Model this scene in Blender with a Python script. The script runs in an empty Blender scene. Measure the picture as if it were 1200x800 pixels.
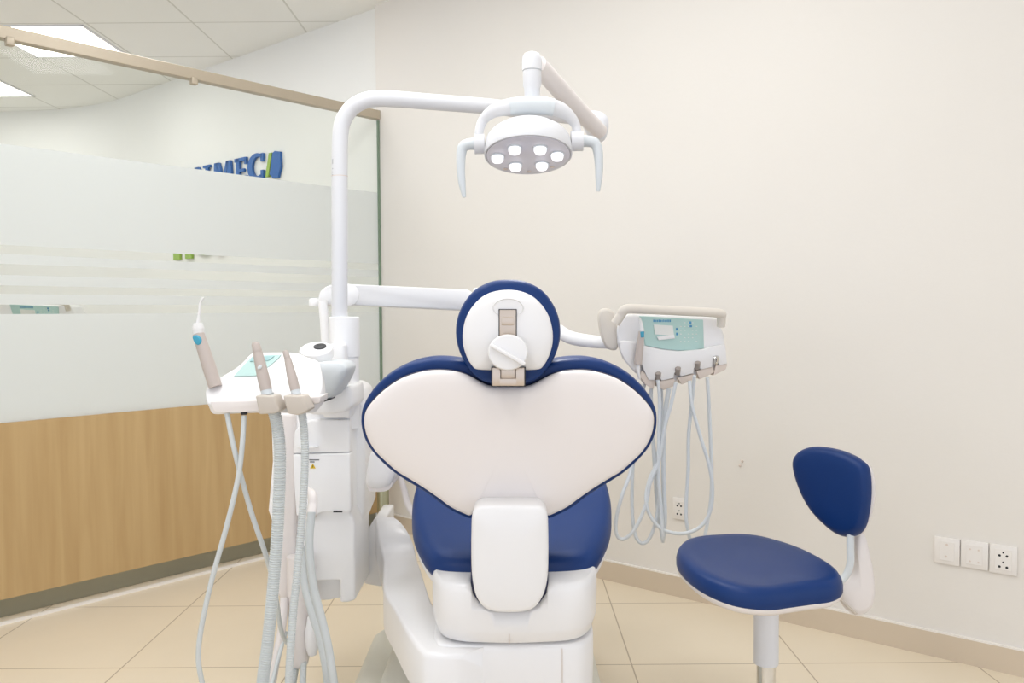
import bpy, bmesh, math, random
from mathutils import Vector, Matrix
R = math.radians
S = bpy.context.scene
COL = S.collection
random.seed(3)
# ------------------------------------------------------------------ camera
F = 945.0
CAM_Z = 1.24
cam = bpy.data.cameras.new('camera'); camo = bpy.data.objects.new('camera', cam); COL.objects.link(camo)
cam.sensor_width = 36; cam.lens = 36 * F / 1200; cam.clip_start = .02
ROT = Matrix.Rotation(R(88.0), 3, 'X') @ Matrix.Rotation(R(-0.4), 3, 'Z')
camo.matrix_world = Matrix.Translation((0, 0, CAM_Z)) @ ROT.to_4x4()
S.camera = camo
CP = Vector((0, 0, CAM_Z))
# ------------------------------------------------------------------ light
S.view_settings.view_transform = 'Standard'; S.view_settings.look = 'None'
S.view_settings.gamma = 1; S.view_settings.use_curve_mapping = False
S.view_settings.exposure = -0.02
W = bpy.data.worlds.new('world'); S.world = W; W.use_nodes = True
W.node_tree.nodes['Background'].inputs[0].default_value = (.915, .98, 1.12, 1)
W.node_tree.nodes['Background'].inputs[1].default_value = 1.3
FILL_POWER = 5.6      # each added fill panel over this room
LAMP_POWER_FAR = 4.2  # each ceiling panel of the room behind the glass

def ray(px, py):
    return ROT @ Vector(((px - 600) / F, (400 - py) / F, -1))
def P(px, py, Y):
    d = ray(px, py); return CP + d * (Y / d.y)
def Pz(px, py, z):
    d = ray(px, py); return CP + d * ((z - CAM_Z) / d.z)
def Ppl(px, py, pt, n):
    d = ray(px, py); return CP + d * ((Vector(pt) - CP).dot(n) / d.dot(n))
def M(px, Y):            # pixels -> metres at depth Y
    return px * Y / F

# ------------------------------------------------------------------ materials
def srgb(c):
    return tuple((v / 255 / 12.92) if v / 255 <= .04045 else ((v / 255 + .055) / 1.055) ** 2.4 for v in c) + (1,)
def mat(name, c, rough=.5, metal=0, spec=.5, coat=0, bump=0, bscale=60, var=0, vscale=3):
    m = bpy.data.materials.new(name); m.use_nodes = True
    nt = m.node_tree; b = nt.nodes['Principled BSDF']
    b.inputs['Base Color'].default_value = srgb(c); b.inputs['Roughness'].default_value = rough
    b.inputs['Metallic'].default_value = metal; b.inputs['Specular IOR Level'].default_value = spec
    b.inputs['Coat Weight'].default_value = coat
    tc = nt.nodes.new('ShaderNodeTexCoord')
    n = nt.nodes.new('ShaderNodeTexNoise'); n.inputs['Scale'].default_value = vscale; n.inputs['Detail'].default_value = 4
    nt.links.new(tc.outputs['Object'], n.inputs['Vector'])
    mx = nt.nodes.new('ShaderNodeMixRGB'); mx.blend_type = 'MULTIPLY'
    mx.inputs['Color1'].default_value = srgb(c)
    k = 1 - var
    rp = nt.nodes.new('ShaderNodeValToRGB'); rp.color_ramp.elements[0].position = .35; rp.color_ramp.elements[1].position = .65
    rp.color_ramp.elements[0].color = (k, k, k, 1); rp.color_ramp.elements[1].color = (1, 1, 1, 1)
    nt.links.new(n.outputs['Fac'], rp.inputs['Fac']); nt.links.new(rp.outputs['Color'], mx.inputs['Color2'])
    mx.inputs['Fac'].default_value = 1
    nt.links.new(mx.outputs['Color'], b.inputs['Base Color'])
    if bump:
        n2 = nt.nodes.new('ShaderNodeTexNoise'); n2.inputs['Scale'].default_value = bscale; n2.inputs['Detail'].default_value = 3
        nt.links.new(tc.outputs['Object'], n2.inputs['Vector'])
        bp = nt.nodes.new('ShaderNodeBump'); bp.inputs['Strength'].default_value = bump; bp.inputs['Distance'].default_value = .002
        nt.links.new(n2.outputs['Fac'], bp.inputs['Height']); nt.links.new(bp.outputs['Normal'], b.inputs['Normal'])
    return m
def emis(name, c, s):
    m = bpy.data.materials.new(name); m.use_nodes = True
    b = m.node_tree.nodes['Principled BSDF']; b.inputs['Base Color'].default_value = srgb(c)
    b.inputs['Emission Color'].default_value = srgb(c); b.inputs['Emission Strength'].default_value = s
    return m
def grid_mat(name, c, line, x0, y0, sx, sy, w, rough, spec, var=.03, soft=.5):
    m = mat(name, c, rough, 0, spec, var=var, vscale=1.7)
    nt = m.node_tree; b = nt.nodes['Principled BSDF']
    g = nt.nodes.new('ShaderNodeNewGeometry'); sp = nt.nodes.new('ShaderNodeSeparateXYZ')
    nt.links.new(g.outputs['Position'], sp.inputs[0])
    outs = []
    for ax, o, s in ((0, x0, sx), (1, y0, sy)):
        a = nt.nodes.new('ShaderNodeMath'); a.operation = 'ADD'; a.inputs[1].default_value = -o + s * 50.5
        nt.links.new(sp.outputs[ax], a.inputs[0])
        md = nt.nodes.new('ShaderNodeMath'); md.operation = 'MODULO'; md.inputs[1].default_value = s
        nt.links.new(a.outputs[0], md.inputs[0])
        sb = nt.nodes.new('ShaderNodeMath'); sb.operation = 'SUBTRACT'; sb.inputs[1].default_value = s / 2
        nt.links.new(md.outputs[0], sb.inputs[0])
        ab = nt.nodes.new('ShaderNodeMath'); ab.operation = 'ABSOLUTE'; nt.links.new(sb.outputs[0], ab.inputs[0])
        lt = nt.nodes.new('ShaderNodeMath'); lt.operation = 'LESS_THAN'; lt.inputs[1].default_value = w / 2
        nt.links.new(ab.outputs[0], lt.inputs[0]); outs.append(lt)
    mxx = nt.nodes.new('ShaderNodeMath'); mxx.operation = 'MAXIMUM'
    nt.links.new(outs[0].outputs[0], mxx.inputs[0]); nt.links.new(outs[1].outputs[0], mxx.inputs[1])
    sc = nt.nodes.new('ShaderNodeMath'); sc.operation = 'MULTIPLY'; sc.inputs[1].default_value = soft
    nt.links.new(mxx.outputs[0], sc.inputs[0])
    old = b.inputs['Base Color'].links[0].from_socket
    mx = nt.nodes.new('ShaderNodeMixRGB'); mx.inputs['Color2'].default_value = srgb(line)
    nt.links.new(sc.outputs[0], mx.inputs['Fac']); nt.links.new(old, mx.inputs['Color1'])
    nt.links.new(mx.outputs['Color'], b.inputs['Base Color'])
    return m
def wood_mat():
    m = mat('oak_laminate', (206, 170, 112), .45, bump=0)
    nt = m.node_tree; b = nt.nodes['Principled BSDF']
    tc = nt.nodes.new('ShaderNodeTexCoord'); mp = nt.nodes.new('ShaderNodeMapping')
    mp.inputs['Scale'].default_value = (14, 14, .9)
    n = nt.nodes.new('ShaderNodeTexNoise'); n.inputs['Scale'].default_value = 1.6; n.inputs['Detail'].default_value = 8; n.inputs['Distortion'].default_value = .4
    rp = nt.nodes.new('ShaderNodeValToRGB')
    rp.color_ramp.elements[0].position = .25; rp.color_ramp.elements[1].position = .8
    rp.color_ramp.elements[0].color = srgb((182, 150, 102)); rp.color_ramp.elements[1].color = srgb((200, 170, 122))
    nt.links.new(tc.outputs['Object'], mp.inputs[0]); nt.links.new(mp.outputs[0], n.inputs['Vector'])
    nt.links.new(n.outputs['Fac'], rp.inputs['Fac']); nt.links.new(rp.outputs['Color'], b.inputs['Base Color'])
    return m
def glass_mat():
    m = bpy.data.materials.new('clear_glass'); m.use_nodes = True; nt = m.node_tree; nt.nodes.clear()
    o = nt.nodes.new('ShaderNodeOutputMaterial'); t = nt.nodes.new('ShaderNodeBsdfTransparent'); g = nt.nodes.new('ShaderNodeBsdfGlossy')
    t.inputs[0].default_value = (.96, .97, .955, 1); g.inputs['Roughness'].default_value = .02
    fr = nt.nodes.new('ShaderNodeFresnel'); fr.inputs[0].default_value = 1.2
    mx = nt.nodes.new('ShaderNodeMixShader'); nt.links.new(fr.outputs[0], mx.inputs[0])
    nt.links.new(t.outputs[0], mx.inputs[1]); nt.links.new(g.outputs[0], mx.inputs[2]); nt.links.new(mx.outputs[0], o.inputs[0])
    return m
def film_mat():
    m = bpy.data.materials.new('frosted_film'); m.use_nodes = True; nt = m.node_tree; nt.nodes.clear()
    o = nt.nodes.new('ShaderNodeOutputMaterial'); d = nt.nodes.new('ShaderNodeBsdfDiffuse'); t = nt.nodes.new('ShaderNodeBsdfTranslucent')
    d.inputs[0].default_value = (.90, .915, .895, 1); t.inputs[0].default_value = (.90, .915, .895, 1)
    mx = nt.nodes.new('ShaderNodeMixShader'); mx.inputs[0].default_value = .45
    nt.links.new(d.outputs[0], mx.inputs[1]); nt.links.new(t.outputs[0], mx.inputs[2]); nt.links.new(mx.outputs[0], o.inputs[0])
    return m
MW = mat('white_plastic', (236, 234, 233), .28, spec=.45, coat=.15)
MWT = mat('lit_white_plastic', (250, 249, 248), .3, spec=.45)  # white plastic lightened for the tower, in place of stronger light on it
MWM = mat('white_enamel', (226, 226, 228), .35)
MWS = mat('white_satin_shell', (234, 227, 223), .42, spec=.4)
MBE = mat('beige_plastic', (222, 208, 196), .45)
MHB = mat('holder_taupe', (200, 190, 178), .5)
MGR = mat('pale_grey_plastic', (214, 219, 221), .45)
MHS = mat('hose_grey', (205, 209, 208), .5)
MHW = mat('hose_pale_grey', (216, 220, 222), .5)
MTA = mat('taupe_handpiece', (192, 180, 172), .5)
MBL = mat('blue_vinyl', (14, 50, 106), .42, spec=.28, bump=.12, bscale=500)
MNV = mat('navy_seam', (38, 40, 66), .5)
MDK = mat('dark_plastic', (40, 40, 42), .5)
MDG = mat('dark_gap_shade', (52, 54, 84), .4)  # dark colour standing in for shade in the support gap
MME = mat('brushed_nickel', (205, 190, 175), .32, metal=.85)
MCH = mat('chrome', (225, 225, 225), .12, metal=1)
MTE = mat('teal_panel', (178, 208, 202), .4)
MTB = mat('teal_button', (62, 158, 186), .4)
MLB = mat('panel_blue_print', (84, 150, 190), .5)
MLC = mat('lcd_white', (232, 232, 226), .3)
MRA = mat('champagne_rail', (190, 177, 156), .4, metal=.25, var=.04, vscale=12)
MGE = mat('glass_edge_green', (120, 140, 118), .3)
MPL = mat('shadow_plinth', (170, 168, 148), .35, metal=.3, var=.12, vscale=2)
MWL = mat('wall_paint', (232, 227, 219), .75, spec=.25, bump=.25, bscale=45, var=.012, vscale=1.2)
MWF = mat('wall_paint_far', (238, 237, 232), .8, spec=.2)
MBB = mat('baseboard_tile', (214, 198, 176), .35, var=.03)
MTR = mat('white_caulk', (240, 234, 226), .5)
MSB = mat('sign_blue', (38, 98, 168), .4)
MSG = mat('sign_green', (150, 182, 74), .4)
MYE = mat('label_yellow', (232, 196, 40), .5)
MSK = mat('socket_white', (236, 231, 225), .4)
MOL = mat('olive_steel_post', (168, 167, 138), .3, metal=.6)
MHD = mat('clear_tip', (232, 230, 228), .25)
MWG = mat('base_offwhite', (222, 220, 208), .5)
MLH = mat('lamp_face_grey', (226, 224, 232), .25)
MHN = mat('handle_bar_beige', (224, 216, 204), .5)
MCP = mat('coupling_taupe', (158, 148, 140), .4)
MWOOD = wood_mat(); MGL = glass_mat(); MFI = film_mat()
MLED = emis('led_white', (250, 250, 255), 1.1)
MPAN = emis('ceiling_panel_light', (255, 250, 240), 3.2)

# ------------------------------------------------------------------ builders
ROOTS = {}
def thing(name, label, cat, loc, group=None, kind=None):
    o = bpy.data.objects.new(name, None); COL.objects.link(o); o.location = loc; o.empty_display_size = .05
    if label: o['label'] = label
    if cat: o['category'] = cat
    if group: o['group'] = group
    if kind: o['kind'] = kind
    ROOTS[o.name] = Vector(loc)
    return o
def root_loc(o):
    while o.parent: o = o.parent
    return ROOTS.get(o.name, Vector(o.location))
def link(name, bm, m, parent=None, ang=35, label=None):
    bmesh.ops.recalc_face_normals(bm, faces=bm.faces)
    for f in bm.faces: f.smooth = True
    for e in bm.edges:
        if len(e.link_faces) == 2 and e.calc_face_angle(0) > R(ang): e.smooth = False
    if parent is not None:
        off = root_loc(parent)
        for v in bm.verts: v.co -= off
        loc = Vector((0, 0, 0))
    else:
        c = Vector((0, 0, 0))
        xs = [v.co for v in bm.verts]
        c = Vector((sum(v.x for v in xs) / len(xs), sum(v.y for v in xs) / len(xs), min(v.z for v in xs)))
        for v in bm.verts: v.co -= c
        loc = c
    me = bpy.data.meshes.new(name); bm.to_mesh(me); bm.free()
    o = bpy.data.objects.new(name, me); COL.objects.link(o); me.materials.append(m)
    o.location = loc
    if parent is not None: o.parent = parent
    else: ROOTS[o.name] = Vector(loc)
    if label: o['label'] = label
    return o
def tag(o, label, cat, group=None):
    o['label'] = label; o['category'] = cat
    if group: o['group'] = group
    return o
def struct(o): o['kind'] = 'structure'; return o

def a_prism(bm, pts, vec, bevel=0, seg=3):
    b2 = bmesh.new()
    vec = Vector(vec)
    a = [b2.verts.new(p) for p in pts]; b = [b2.verts.new(Vector(p) + vec) for p in pts]
    n = len(a)
    b2.faces.new(a); b2.faces.new(list(reversed(b)))
    for i in range(n): b2.faces.new((a[i], b[i], b[(i + 1) % n], a[(i + 1) % n]))
    bmesh.ops.recalc_face_normals(b2, faces=b2.faces)
    if bevel:
        es = [e for e in b2.edges if e.calc_face_angle(0) > R(28)]
        bmesh.ops.bevel(b2, geom=es, offset=bevel, segments=seg, profile=.5, affect='EDGES', clamp_overlap=True)
    me = bpy.data.meshes.new('t'); b2.to_mesh(me); b2.free(); bm.from_mesh(me); bpy.data.meshes.remove(me)
def a_box(bm, c, s, bevel=0, rz=0, seg=3, rx=0, ry=0):
    c = Vector(c); m = Matrix.Rotation(rz, 3, 'Z') @ Matrix.Rotation(ry, 3, 'Y') @ Matrix.Rotation(rx, 3, 'X')
    x, y, z = s[0] / 2, s[1] / 2, s[2] / 2
    pts = [c + m @ Vector(v) for v in ((-x, -y, -z), (x, -y, -z), (x, -y, z), (-x, -y, z))]
    a_prism(bm, pts, m @ Vector((0, 2 * y, 0)), bevel, seg)
def catmull(pts, n=8, closed=False):
    pts = [Vector(p) for p in pts]; out = []; N = len(pts)
    for i in range(N if closed else N - 1):
        if closed: p0, p1, p2, p3 = pts[i - 1], pts[i], pts[(i + 1) % N], pts[(i + 2) % N]
        else:
            p1, p2 = pts[i], pts[i + 1]
            p0 = pts[i - 1] if i else p1 * 2 - p2
            p3 = pts[i + 2] if i + 2 < N else p2 * 2 - p1
        for k in range(n):
            t = k / n
            out.append(.5 * ((2 * p1) + (p2 - p0) * t + (2 * p0 - 5 * p1 + 4 * p2 - p3) * t * t + (3 * p1 - p0 - 3 * p2 + p3) * t ** 3))
    if not closed: out.append(pts[-1])
    return out
def a_tube(bm, pts, r, seg=14, n=8, smooth=True, rib=0, ribstep=2, flat=1.0):
    pts = [Vector(p) for p in pts]
    if smooth and len(pts) > 2:
        rr = None
        if isinstance(r, (list, tuple)):
            rr = []
            for i in range(len(r) - 1): rr += [r[i] + (r[i + 1] - r[i]) * k / n for k in range(n)]
            rr.append(r[-1]); r = rr
        pts = catmull(pts, n)
    if rib:   # resample densely for the corrugation
        L = [0]
        for i in range(1, len(pts)): L.append(L[-1] + (pts[i] - pts[i - 1]).length)
        m = int(L[-1] / (rib / 2)); q = []; j = 0
        for k in range(m + 1):
            s = L[-1] * k / m
            while j < len(L) - 2 and L[j + 1] < s: j += 1
            q.append(pts[j].lerp(pts[j + 1], (s - L[j]) / max(1e-9, L[j + 1] - L[j])))
        pts = q
    N = len(pts)
    rad = (lambda i: r[min(i, len(r) - 1)]) if isinstance(r, (list, tuple)) else (lambda i: r)
    t0 = (pts[1] - pts[0]).normalized()
    u = t0.orthogonal().normalized()
    if abs(t0.z) < .9: u = (Vector((0, 0, 1)) - t0 * t0.z).normalized()
    rings = []
    for i, p in enumerate(pts):
        t = (pts[min(i + 1, N - 1)] - pts[max(i - 1, 0)]).normalized()
        u = (u - t * u.dot(t)).normalized(); w = t.cross(u)
        rr = rad(i) * (1 if not rib or i % 2 == 0 else .84)
        rings.append([bm.verts.new(p + (u * math.cos(2 * math.pi * k / seg) + w * flat * math.sin(2 * math.pi * k / seg)) * rr) for k in range(seg)])
    for a, b in zip(rings, rings[1:]):
        for k in range(seg): bm.faces.new((a[k], a[(k + 1) % seg], b[(k + 1) % seg], b[k]))
    bm.faces.new(list(reversed(rings[0]))); bm.faces.new(rings[-1])
def a_lathe(bm, prof, origin, axis=(0, 0, 1), seg=32, sc=(1, 1), uref=None):
    ax = Vector(axis).normalized(); o = Vector(origin)
    u = Vector(uref) if uref else ax.orthogonal(); u = (u - ax * u.dot(ax)).normalized(); w = ax.cross(u)
    rings = []
    for r, h in prof:
        if r < 1e-6: rings.append([bm.verts.new(o + ax * h)])
        else: rings.append([bm.verts.new(o + ax * h + (u * sc[0] * math.cos(2 * math.pi * k / seg) + w * sc[1] * math.sin(2 * math.pi * k / seg)) * r) for k in range(seg)])
    for a, b in zip(rings, rings[1:]):
        for k in range(seg):
            k2 = (k + 1) % seg
            if len(a) == 1 and len(b) == 1: continue
            if len(a) == 1: bm.faces.new((a[0], b[k2], b[k]))
            elif len(b) == 1: bm.faces.new((a[k], a[k2], b[0]))
            else: bm.faces.new((a[k], a[k2], b[k2], b[k]))
    if len(rings[0]) > 1: bm.faces.new(list(reversed(rings[0])))
    if len(rings[-1]) > 1: bm.faces.new(rings[-1])
def a_puff(bm, pts, c, nrm, rings):
    """pts: closed 3D outline, c: centre, rings: (scale, offset along nrm) from one pole to the other"""
    c = Vector(c); nrm = Vector(nrm).normalized(); L = []
    for s, o in rings:
        if s < 1e-6: L.append([bm.verts.new(c + nrm * o)])
        else: L.append([bm.verts.new(c + (Vector(p) - c) * s + nrm * o) for p in pts])
    n = len(pts)
    for a, b in zip(L, L[1:]):
        for k in range(n):
            k2 = (k + 1) % n
            if len(a) == 1: bm.faces.new((a[0], b[k2], b[k]))
            elif len(b) == 1: bm.faces.new((a[k], a[k2], b[0]))
            else: bm.faces.new((a[k], a[k2], b[k2], b[k]))
def one(fn, *a, **k):
    bm = bmesh.new(); fn(bm, *a, **k); return bm
def box(name, c, s, m, parent=None, bevel=0, rz=0, label=None, seg=3, rx=0, ry=0):
    return link(name, one(a_box, c, s, bevel, rz, seg, rx, ry), m, parent, label=label)
def prism(name, pts, vec, m, parent=None, bevel=0, seg=3, label=None):
    return link(name, one(a_prism, pts, vec, bevel, seg), m, parent, label=label)
def tube(name, pts, r, m, parent=None, label=None, **k):
    return link(name, one(a_tube, pts, r, **k), m, parent, label=label)
def lathe(name, prof, o, m, parent=None, axis=(0, 0, 1), label=None, **k):
    return link(name, one(a_lathe, prof, o, axis, **k), m, parent, label=label)
def puff(name, pts, c, nrm, rings, m, parent=None, label=None, ang=60):
    return link(name, one(a_puff, pts, c, nrm, rings), m, parent, ang=ang, label=label)
def px_out(pts, Y, n=6, smooth=True):
    """pixel outline -> 3D; Y number or function of (px,py)"""
    q = catmull([Vector((a, b, 0)) for a, b in pts], n, True) if smooth else [Vector((a, b, 0)) for a, b in pts]
    return [P(v.x, v.y, Y(v.x, v.y) if callable(Y) else Y) for v in q]

# ------------------------------------------------------------------ room shell
CORNER = P(452, 619.3, 4.645); CORNER.z = 0
WDIR = Vector((2.445, -1.939, 0)).normalized()      # right wall, towards the right
WN = Vector((-WDIR.y * -1, 0, 0))
WN = Vector((WDIR.y, -WDIR.x, 0))                     # points towards the camera side
if WN.y > 0: WN = -WN
GL0 = Vector((-2.05, 3.229, 0)); GDIR = (CORNER - GL0).normalized()
GN = Vector((GDIR.y, -GDIR.x, 0))                     # towards this room
CEIL = 3.0
fl = bmesh.new()
vs = [fl.verts.new(v) for v in ((-9, -3, 0), (6, -3, 0), (6, 9, 0), (-9, 9, 0))]; fl.faces.new(vs)
a0 = Pz(730.6, 750, 0); r0 = Pz(500, 708.2, 0)
MFL = grid_mat('floor_tiles', (236, 222, 198), (168, 148, 120), a0.x, r0.y, .6, .6, .005, .3, .5, var=.04, soft=.8)
struct(link('floor', fl, MFL))
ce = bmesh.new()
cc = [v for v in ((-9, -3), (6, -3), (6, 9), (-9, 9))]
a_box(ce, (-1.5, 3, CEIL + .05), (15, 12, .1))
c0 = Pz(196.6, 0, CEIL); c1 = Pz(300, 25.8, CEIL)
MCE = grid_mat('ceiling_tiles', (244, 244, 240), (190, 190, 180), c0.x, c1.y, .64, .642, .012, .8, .2, var=.01, soft=.55)
struct(link('ceiling', ce, MCE))
# right wall and its continuation as the wall of the room behind the glass
def wall_seg(name, a, b, z0, z1, th, m, nrm):
    return struct(prism(name, [a + Vector((0, 0, z0)), b + Vector((0, 0, z0)), b + Vector((0, 0, z1)), a + Vector((0, 0, z1))], -nrm * th, m))
W0 = CORNER - WDIR * .035
wall_seg('wall_right', W0, CORNER + WDIR * 5.0, 0, CEIL, .12, MWL, WN)
FW = W0 - WN * .03
fw = bmesh.new()
far = []
FAR_Y = 6.98
e = FW + WDIR * .05
s_end = (FAR_Y - .45 - FW.y) / (-WDIR.y)
pts = [e, FW - WDIR * s_end]
ctrl = FW - WDIR * ((FAR_Y - FW.y) / (-WDIR.y))
q0 = pts[-1]; q2 = Vector((ctrl.x - .7, FAR_Y, 0))
for k in range(1, 13):
    t = k / 12; pts.append(q0 * (1 - t) ** 2 + ctrl * 2 * t * (1 - t) + q2 * t * t)
pts.append(Vector((-9, FAR_Y, 0)))
vv = [(fw.verts.new(p), fw.verts.new(p + Vector((0, 0, CEIL)))) for p in pts]
vb = [(fw.verts.new(p + Vector((.08, .1, 0))), fw.verts.new(p + Vector((.08, .1, CEIL)))) for p in pts]
for L_ in (vv, vb):
    for a, b in zip(L_, L_[1:]): fw.faces.new((a[0], b[0], b[1], a[1]))
struct(link('wall_back', fw, MWF, ang=80))
# skirting
def along(a, d, s): return a + d * s
bb = bmesh.new()
a_prism(bb, [CORNER + Vector((0, 0, 0)), CORNER + WDIR * 5, CORNER + WDIR * 5 + Vector((0, 0, .088)), CORNER + Vector((0, 0, .088))], WN * .012)
struct(link('baseboard_right', bb, MBB))
tr = one(a_prism, [CORNER + Vector((0, 0, .088)), CORNER + WDIR * 5 + Vector((0, 0, .088)), CORNER + WDIR * 5 + Vector((0, 0, .094)), CORNER + Vector((0, 0, .094))], WN * .011)
struct(link('trim_1', tr, MTR))
# left partition: oak panel below, glass above
GA = GL0 - GDIR * 2.2; GB = CORNER
def gz(p, z): return p + Vector((0, 0, z))
struct(prism('wall_left', [gz(GA, .1), gz(GB, .1), gz(GB, .812), gz(GA, .812)], -GN * .06, MWOOD))
struct(prism('trim_2', [gz(GA - GN * .09, 0), gz(GB - GN * .09, 0), gz(GB - GN * .09, .1), gz(GA - GN * .09, .1)], -GN * .02, MPL))
struct(prism('trim_3', [gz(GA, 0), gz(GB, 0), gz(GB, .012), gz(GA, .012)], GN * .012, MTR))
win = thing('window_1', None, None, GL0, kind='structure')
G_ = -GN * .02
prism('glass_pane', [gz(GA + G_, .808), gz(GB + G_, .808), gz(GB + G_, 2.36), gz(GA + G_, 2.36)], -GN * .010, MGL, win)
for z0, z1 in ((1.530, 1.935), (1.454, 1.493), (1.367, 1.409), (1.290, 1.333), (.812, 1.251)):
    FP = -GN * .0185
    prism('frosted_film', [gz(GA + FP, z0), gz(GB + FP, z0), gz(GB + FP, z1), gz(GA + FP, z1)], -GN * .0008, MFI, win)
prism('glass_edge', [gz(GB - GDIR * .014 + G_, .808), gz(GB - GDIR * .002 + G_, .808), gz(GB - GDIR * .002 + G_, 2.345), gz(GB - GDIR * .014 + G_, 2.345)], GN * .012, MGE, win)
RP = -GN * .0
prism('top_rail', [gz(GA + RP, 2.352), gz(GB + RP, 2.352), gz(GB + RP, 2.402), gz(GA + RP, 2.402)], -GN * .045, MRA, win, bevel=.002, seg=1)
for cx, cy in ((11, 46), (227, 91)):
    p = Ppl(cx, cy, GL0, GN)
    a = math.atan2(GDIR.y, GDIR.x)
    box('glass_clamp', (p.x, p.y, 2.342), (.03, .03, .034), MRA, win, bevel=.004, rz=a)
# post closing the partition by the corner
pp = P(449, 590, 4.45)
po = lathe('partition_post', [(.033, 0), (.033, .72), (.03, .725)], (pp.x, pp.y, 0), MOL)
struct(po); po.name = 'trim_4'
# ceiling lights seen in the next room, then unseen fill panels added
def ceil_light(x0, x1, y0, y1, label, power, grp):
    t = thing('ceiling_light', label, 'ceiling light', ((x0 + x1) / 2, (y0 + y1) / 2, CEIL - .012), grp)
    cx, cy, w, h = (x0 + x1) / 2, (y0 + y1) / 2, x1 - x0, y1 - y0
    fb = bmesh.new()
    for c, s in (((cx, y0 + .008, CEIL - .004), (w, .016, .008)), ((cx, y1 - .008, CEIL - .004), (w, .016, .008)), ((x0 + .008, cy, CEIL - .004), (.016, h, .008)), ((x1 - .008, cy, CEIL - .004), (.016, h, .008))):
        a_box(fb, c, s)
    link('frame', fb, MWM, t)
    box('diffuser', (cx, cy, CEIL - .003), (w - .03, h - .03, .004), MPAN, t)
    l = bpy.data.lights.new('panel_glow', 'AREA'); l.shape = 'RECTANGLE'; l.size = w - .05; l.size_y = h - .05
    l.energy = power; l.color = (.945, 1, 1.10)
    lo = bpy.data.objects.new('panel_glow', l); COL.objects.link(lo); lo.parent = t; lo.location = (0, 0, -.012)
    return t
xa = c0.x - .635 * 1
ceil_light(-3.21, -2.574, 4.93, 5.53, 'square ceiling light panel crossed by the champagne glass rail', LAMP_POWER_FAR, 'ceiling light panels in the next room')
ceil_light(-4.49, -3.79, 5.88, 6.5, 'far square ceiling light panel at the left edge, seen below the rail through the glass', LAMP_POWER_FAR, 'ceiling light panels in the next room')
for x, y in ((-2.6, 4.0), (-1.8, 3.95), (-3.9, 3.3)):  # unseen panels added to brighten the next room
    ceil_light(x - .3, x + .3, y - .3, y + .3, 'unseen square fill panel added to the next room, above the frame', 5.5, 'added fill panels in the next room above the frame')
for x, y in ((-1.0, .6), (.5, .3), (-1.0, 1.9), (.0, 1.5), (-.75, 2.9), (.35, 2.4)):  # unseen panels, added and spread to light this room
    ceil_light(x - .3, x + .3, y - .3, y + .3, 'unseen square fill panel added above the treatment room', FILL_POWER * (1.35 if x < -.5 else .8), 'added fill panels over the treatment room')

# ------------------------------------------------------------------ sockets on the right wall
def WP(px, py, off=0): return Ppl(px, py, CORNER + WN * off, WN)
def socket_plate(x0, x1, yc, h, label, holes, dark=True, grp='socket plates on the right wall'):
    a = WP(x0, yc); b = WP(x1, yc); zc = (a.z + b.z) / 2; w = (b - a).to_2d().length; hh = M(h, a.y) / 2
    A = Vector((a.x, a.y, 0)); t = thing('wall_socket', label, 'socket', (A.x, A.y, zc - hh), grp)
    def wp(s, z, o=0): return A + WDIR * s + WN * o + Vector((0, 0, z))
    prism('cover_plate', [wp(.001, zc - hh), wp(w - .001, zc - hh), wp(w - .001, zc + hh), wp(.001, zc + hh)], WN * .009, MSK, t, bevel=.002, seg=2)
    prism('socket_insert', [wp(w * .2, zc - hh * .72, .009), wp(w * .8, zc - hh * .72, .009), wp(w * .8, zc + hh * .72, .009), wp(w * .2, zc + hh * .72, .009)], WN * .0015, MSK, t, bevel=.0006, seg=1)
    for u, v, r in holes:
        c = wp(w * (.5 + u), zc + hh * v, .0095)
        lathe('pin_hole', [(r, 0), (r, .0016)], c, MDK if dark else MBE, t, axis=WN, seg=12)
    return t
H2 = [(0, .62 - .12, .003), (-.13, .28, .0042), (.13, .28, .0042), (0, -.18, .003), (-.13, -.5, .0042), (.13, -.5, .0042)]
socket_plate(1095, 1125.5, 645, 31, 'plain white socket plate, leftmost of the three on the right wall', [(0, .5, .004), (-.03, -.4, .004)], False)
socket_plate(1126, 1159, 649.5, 32, 'white socket plate in the middle of the three on the right wall', [(-.15, .4, .003), (.15, .4, .003), (-.15, -.5, .003), (.15, -.5, .003)], False)
socket_plate(1159.5, 1193, 655, 34, 'white socket plate with dark pin holes, rightmost of the three', H2)
socket_plate(789, 805.5, 595.5, 25, 'white double socket plate low behind the hanging hoses', H2, grp='socket plates on the right wall')
def anchor(px, py, lab, grp=None):
    c = WP(px, py)
    o = lathe('wall_plug', [(.004, 0), (.006, .004), (.004, .008), (.0015, .009)], c, MBE, axis=WN, seg=10)
    tag(o, lab, 'wall plug', grp)
anchor(870, 540, 'small wall plug in the beige wall right of the hanging hoses, upper one')
anchor(867.5, 545, 'small wall plug in the beige wall right of the hanging hoses, lower left one')

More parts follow.
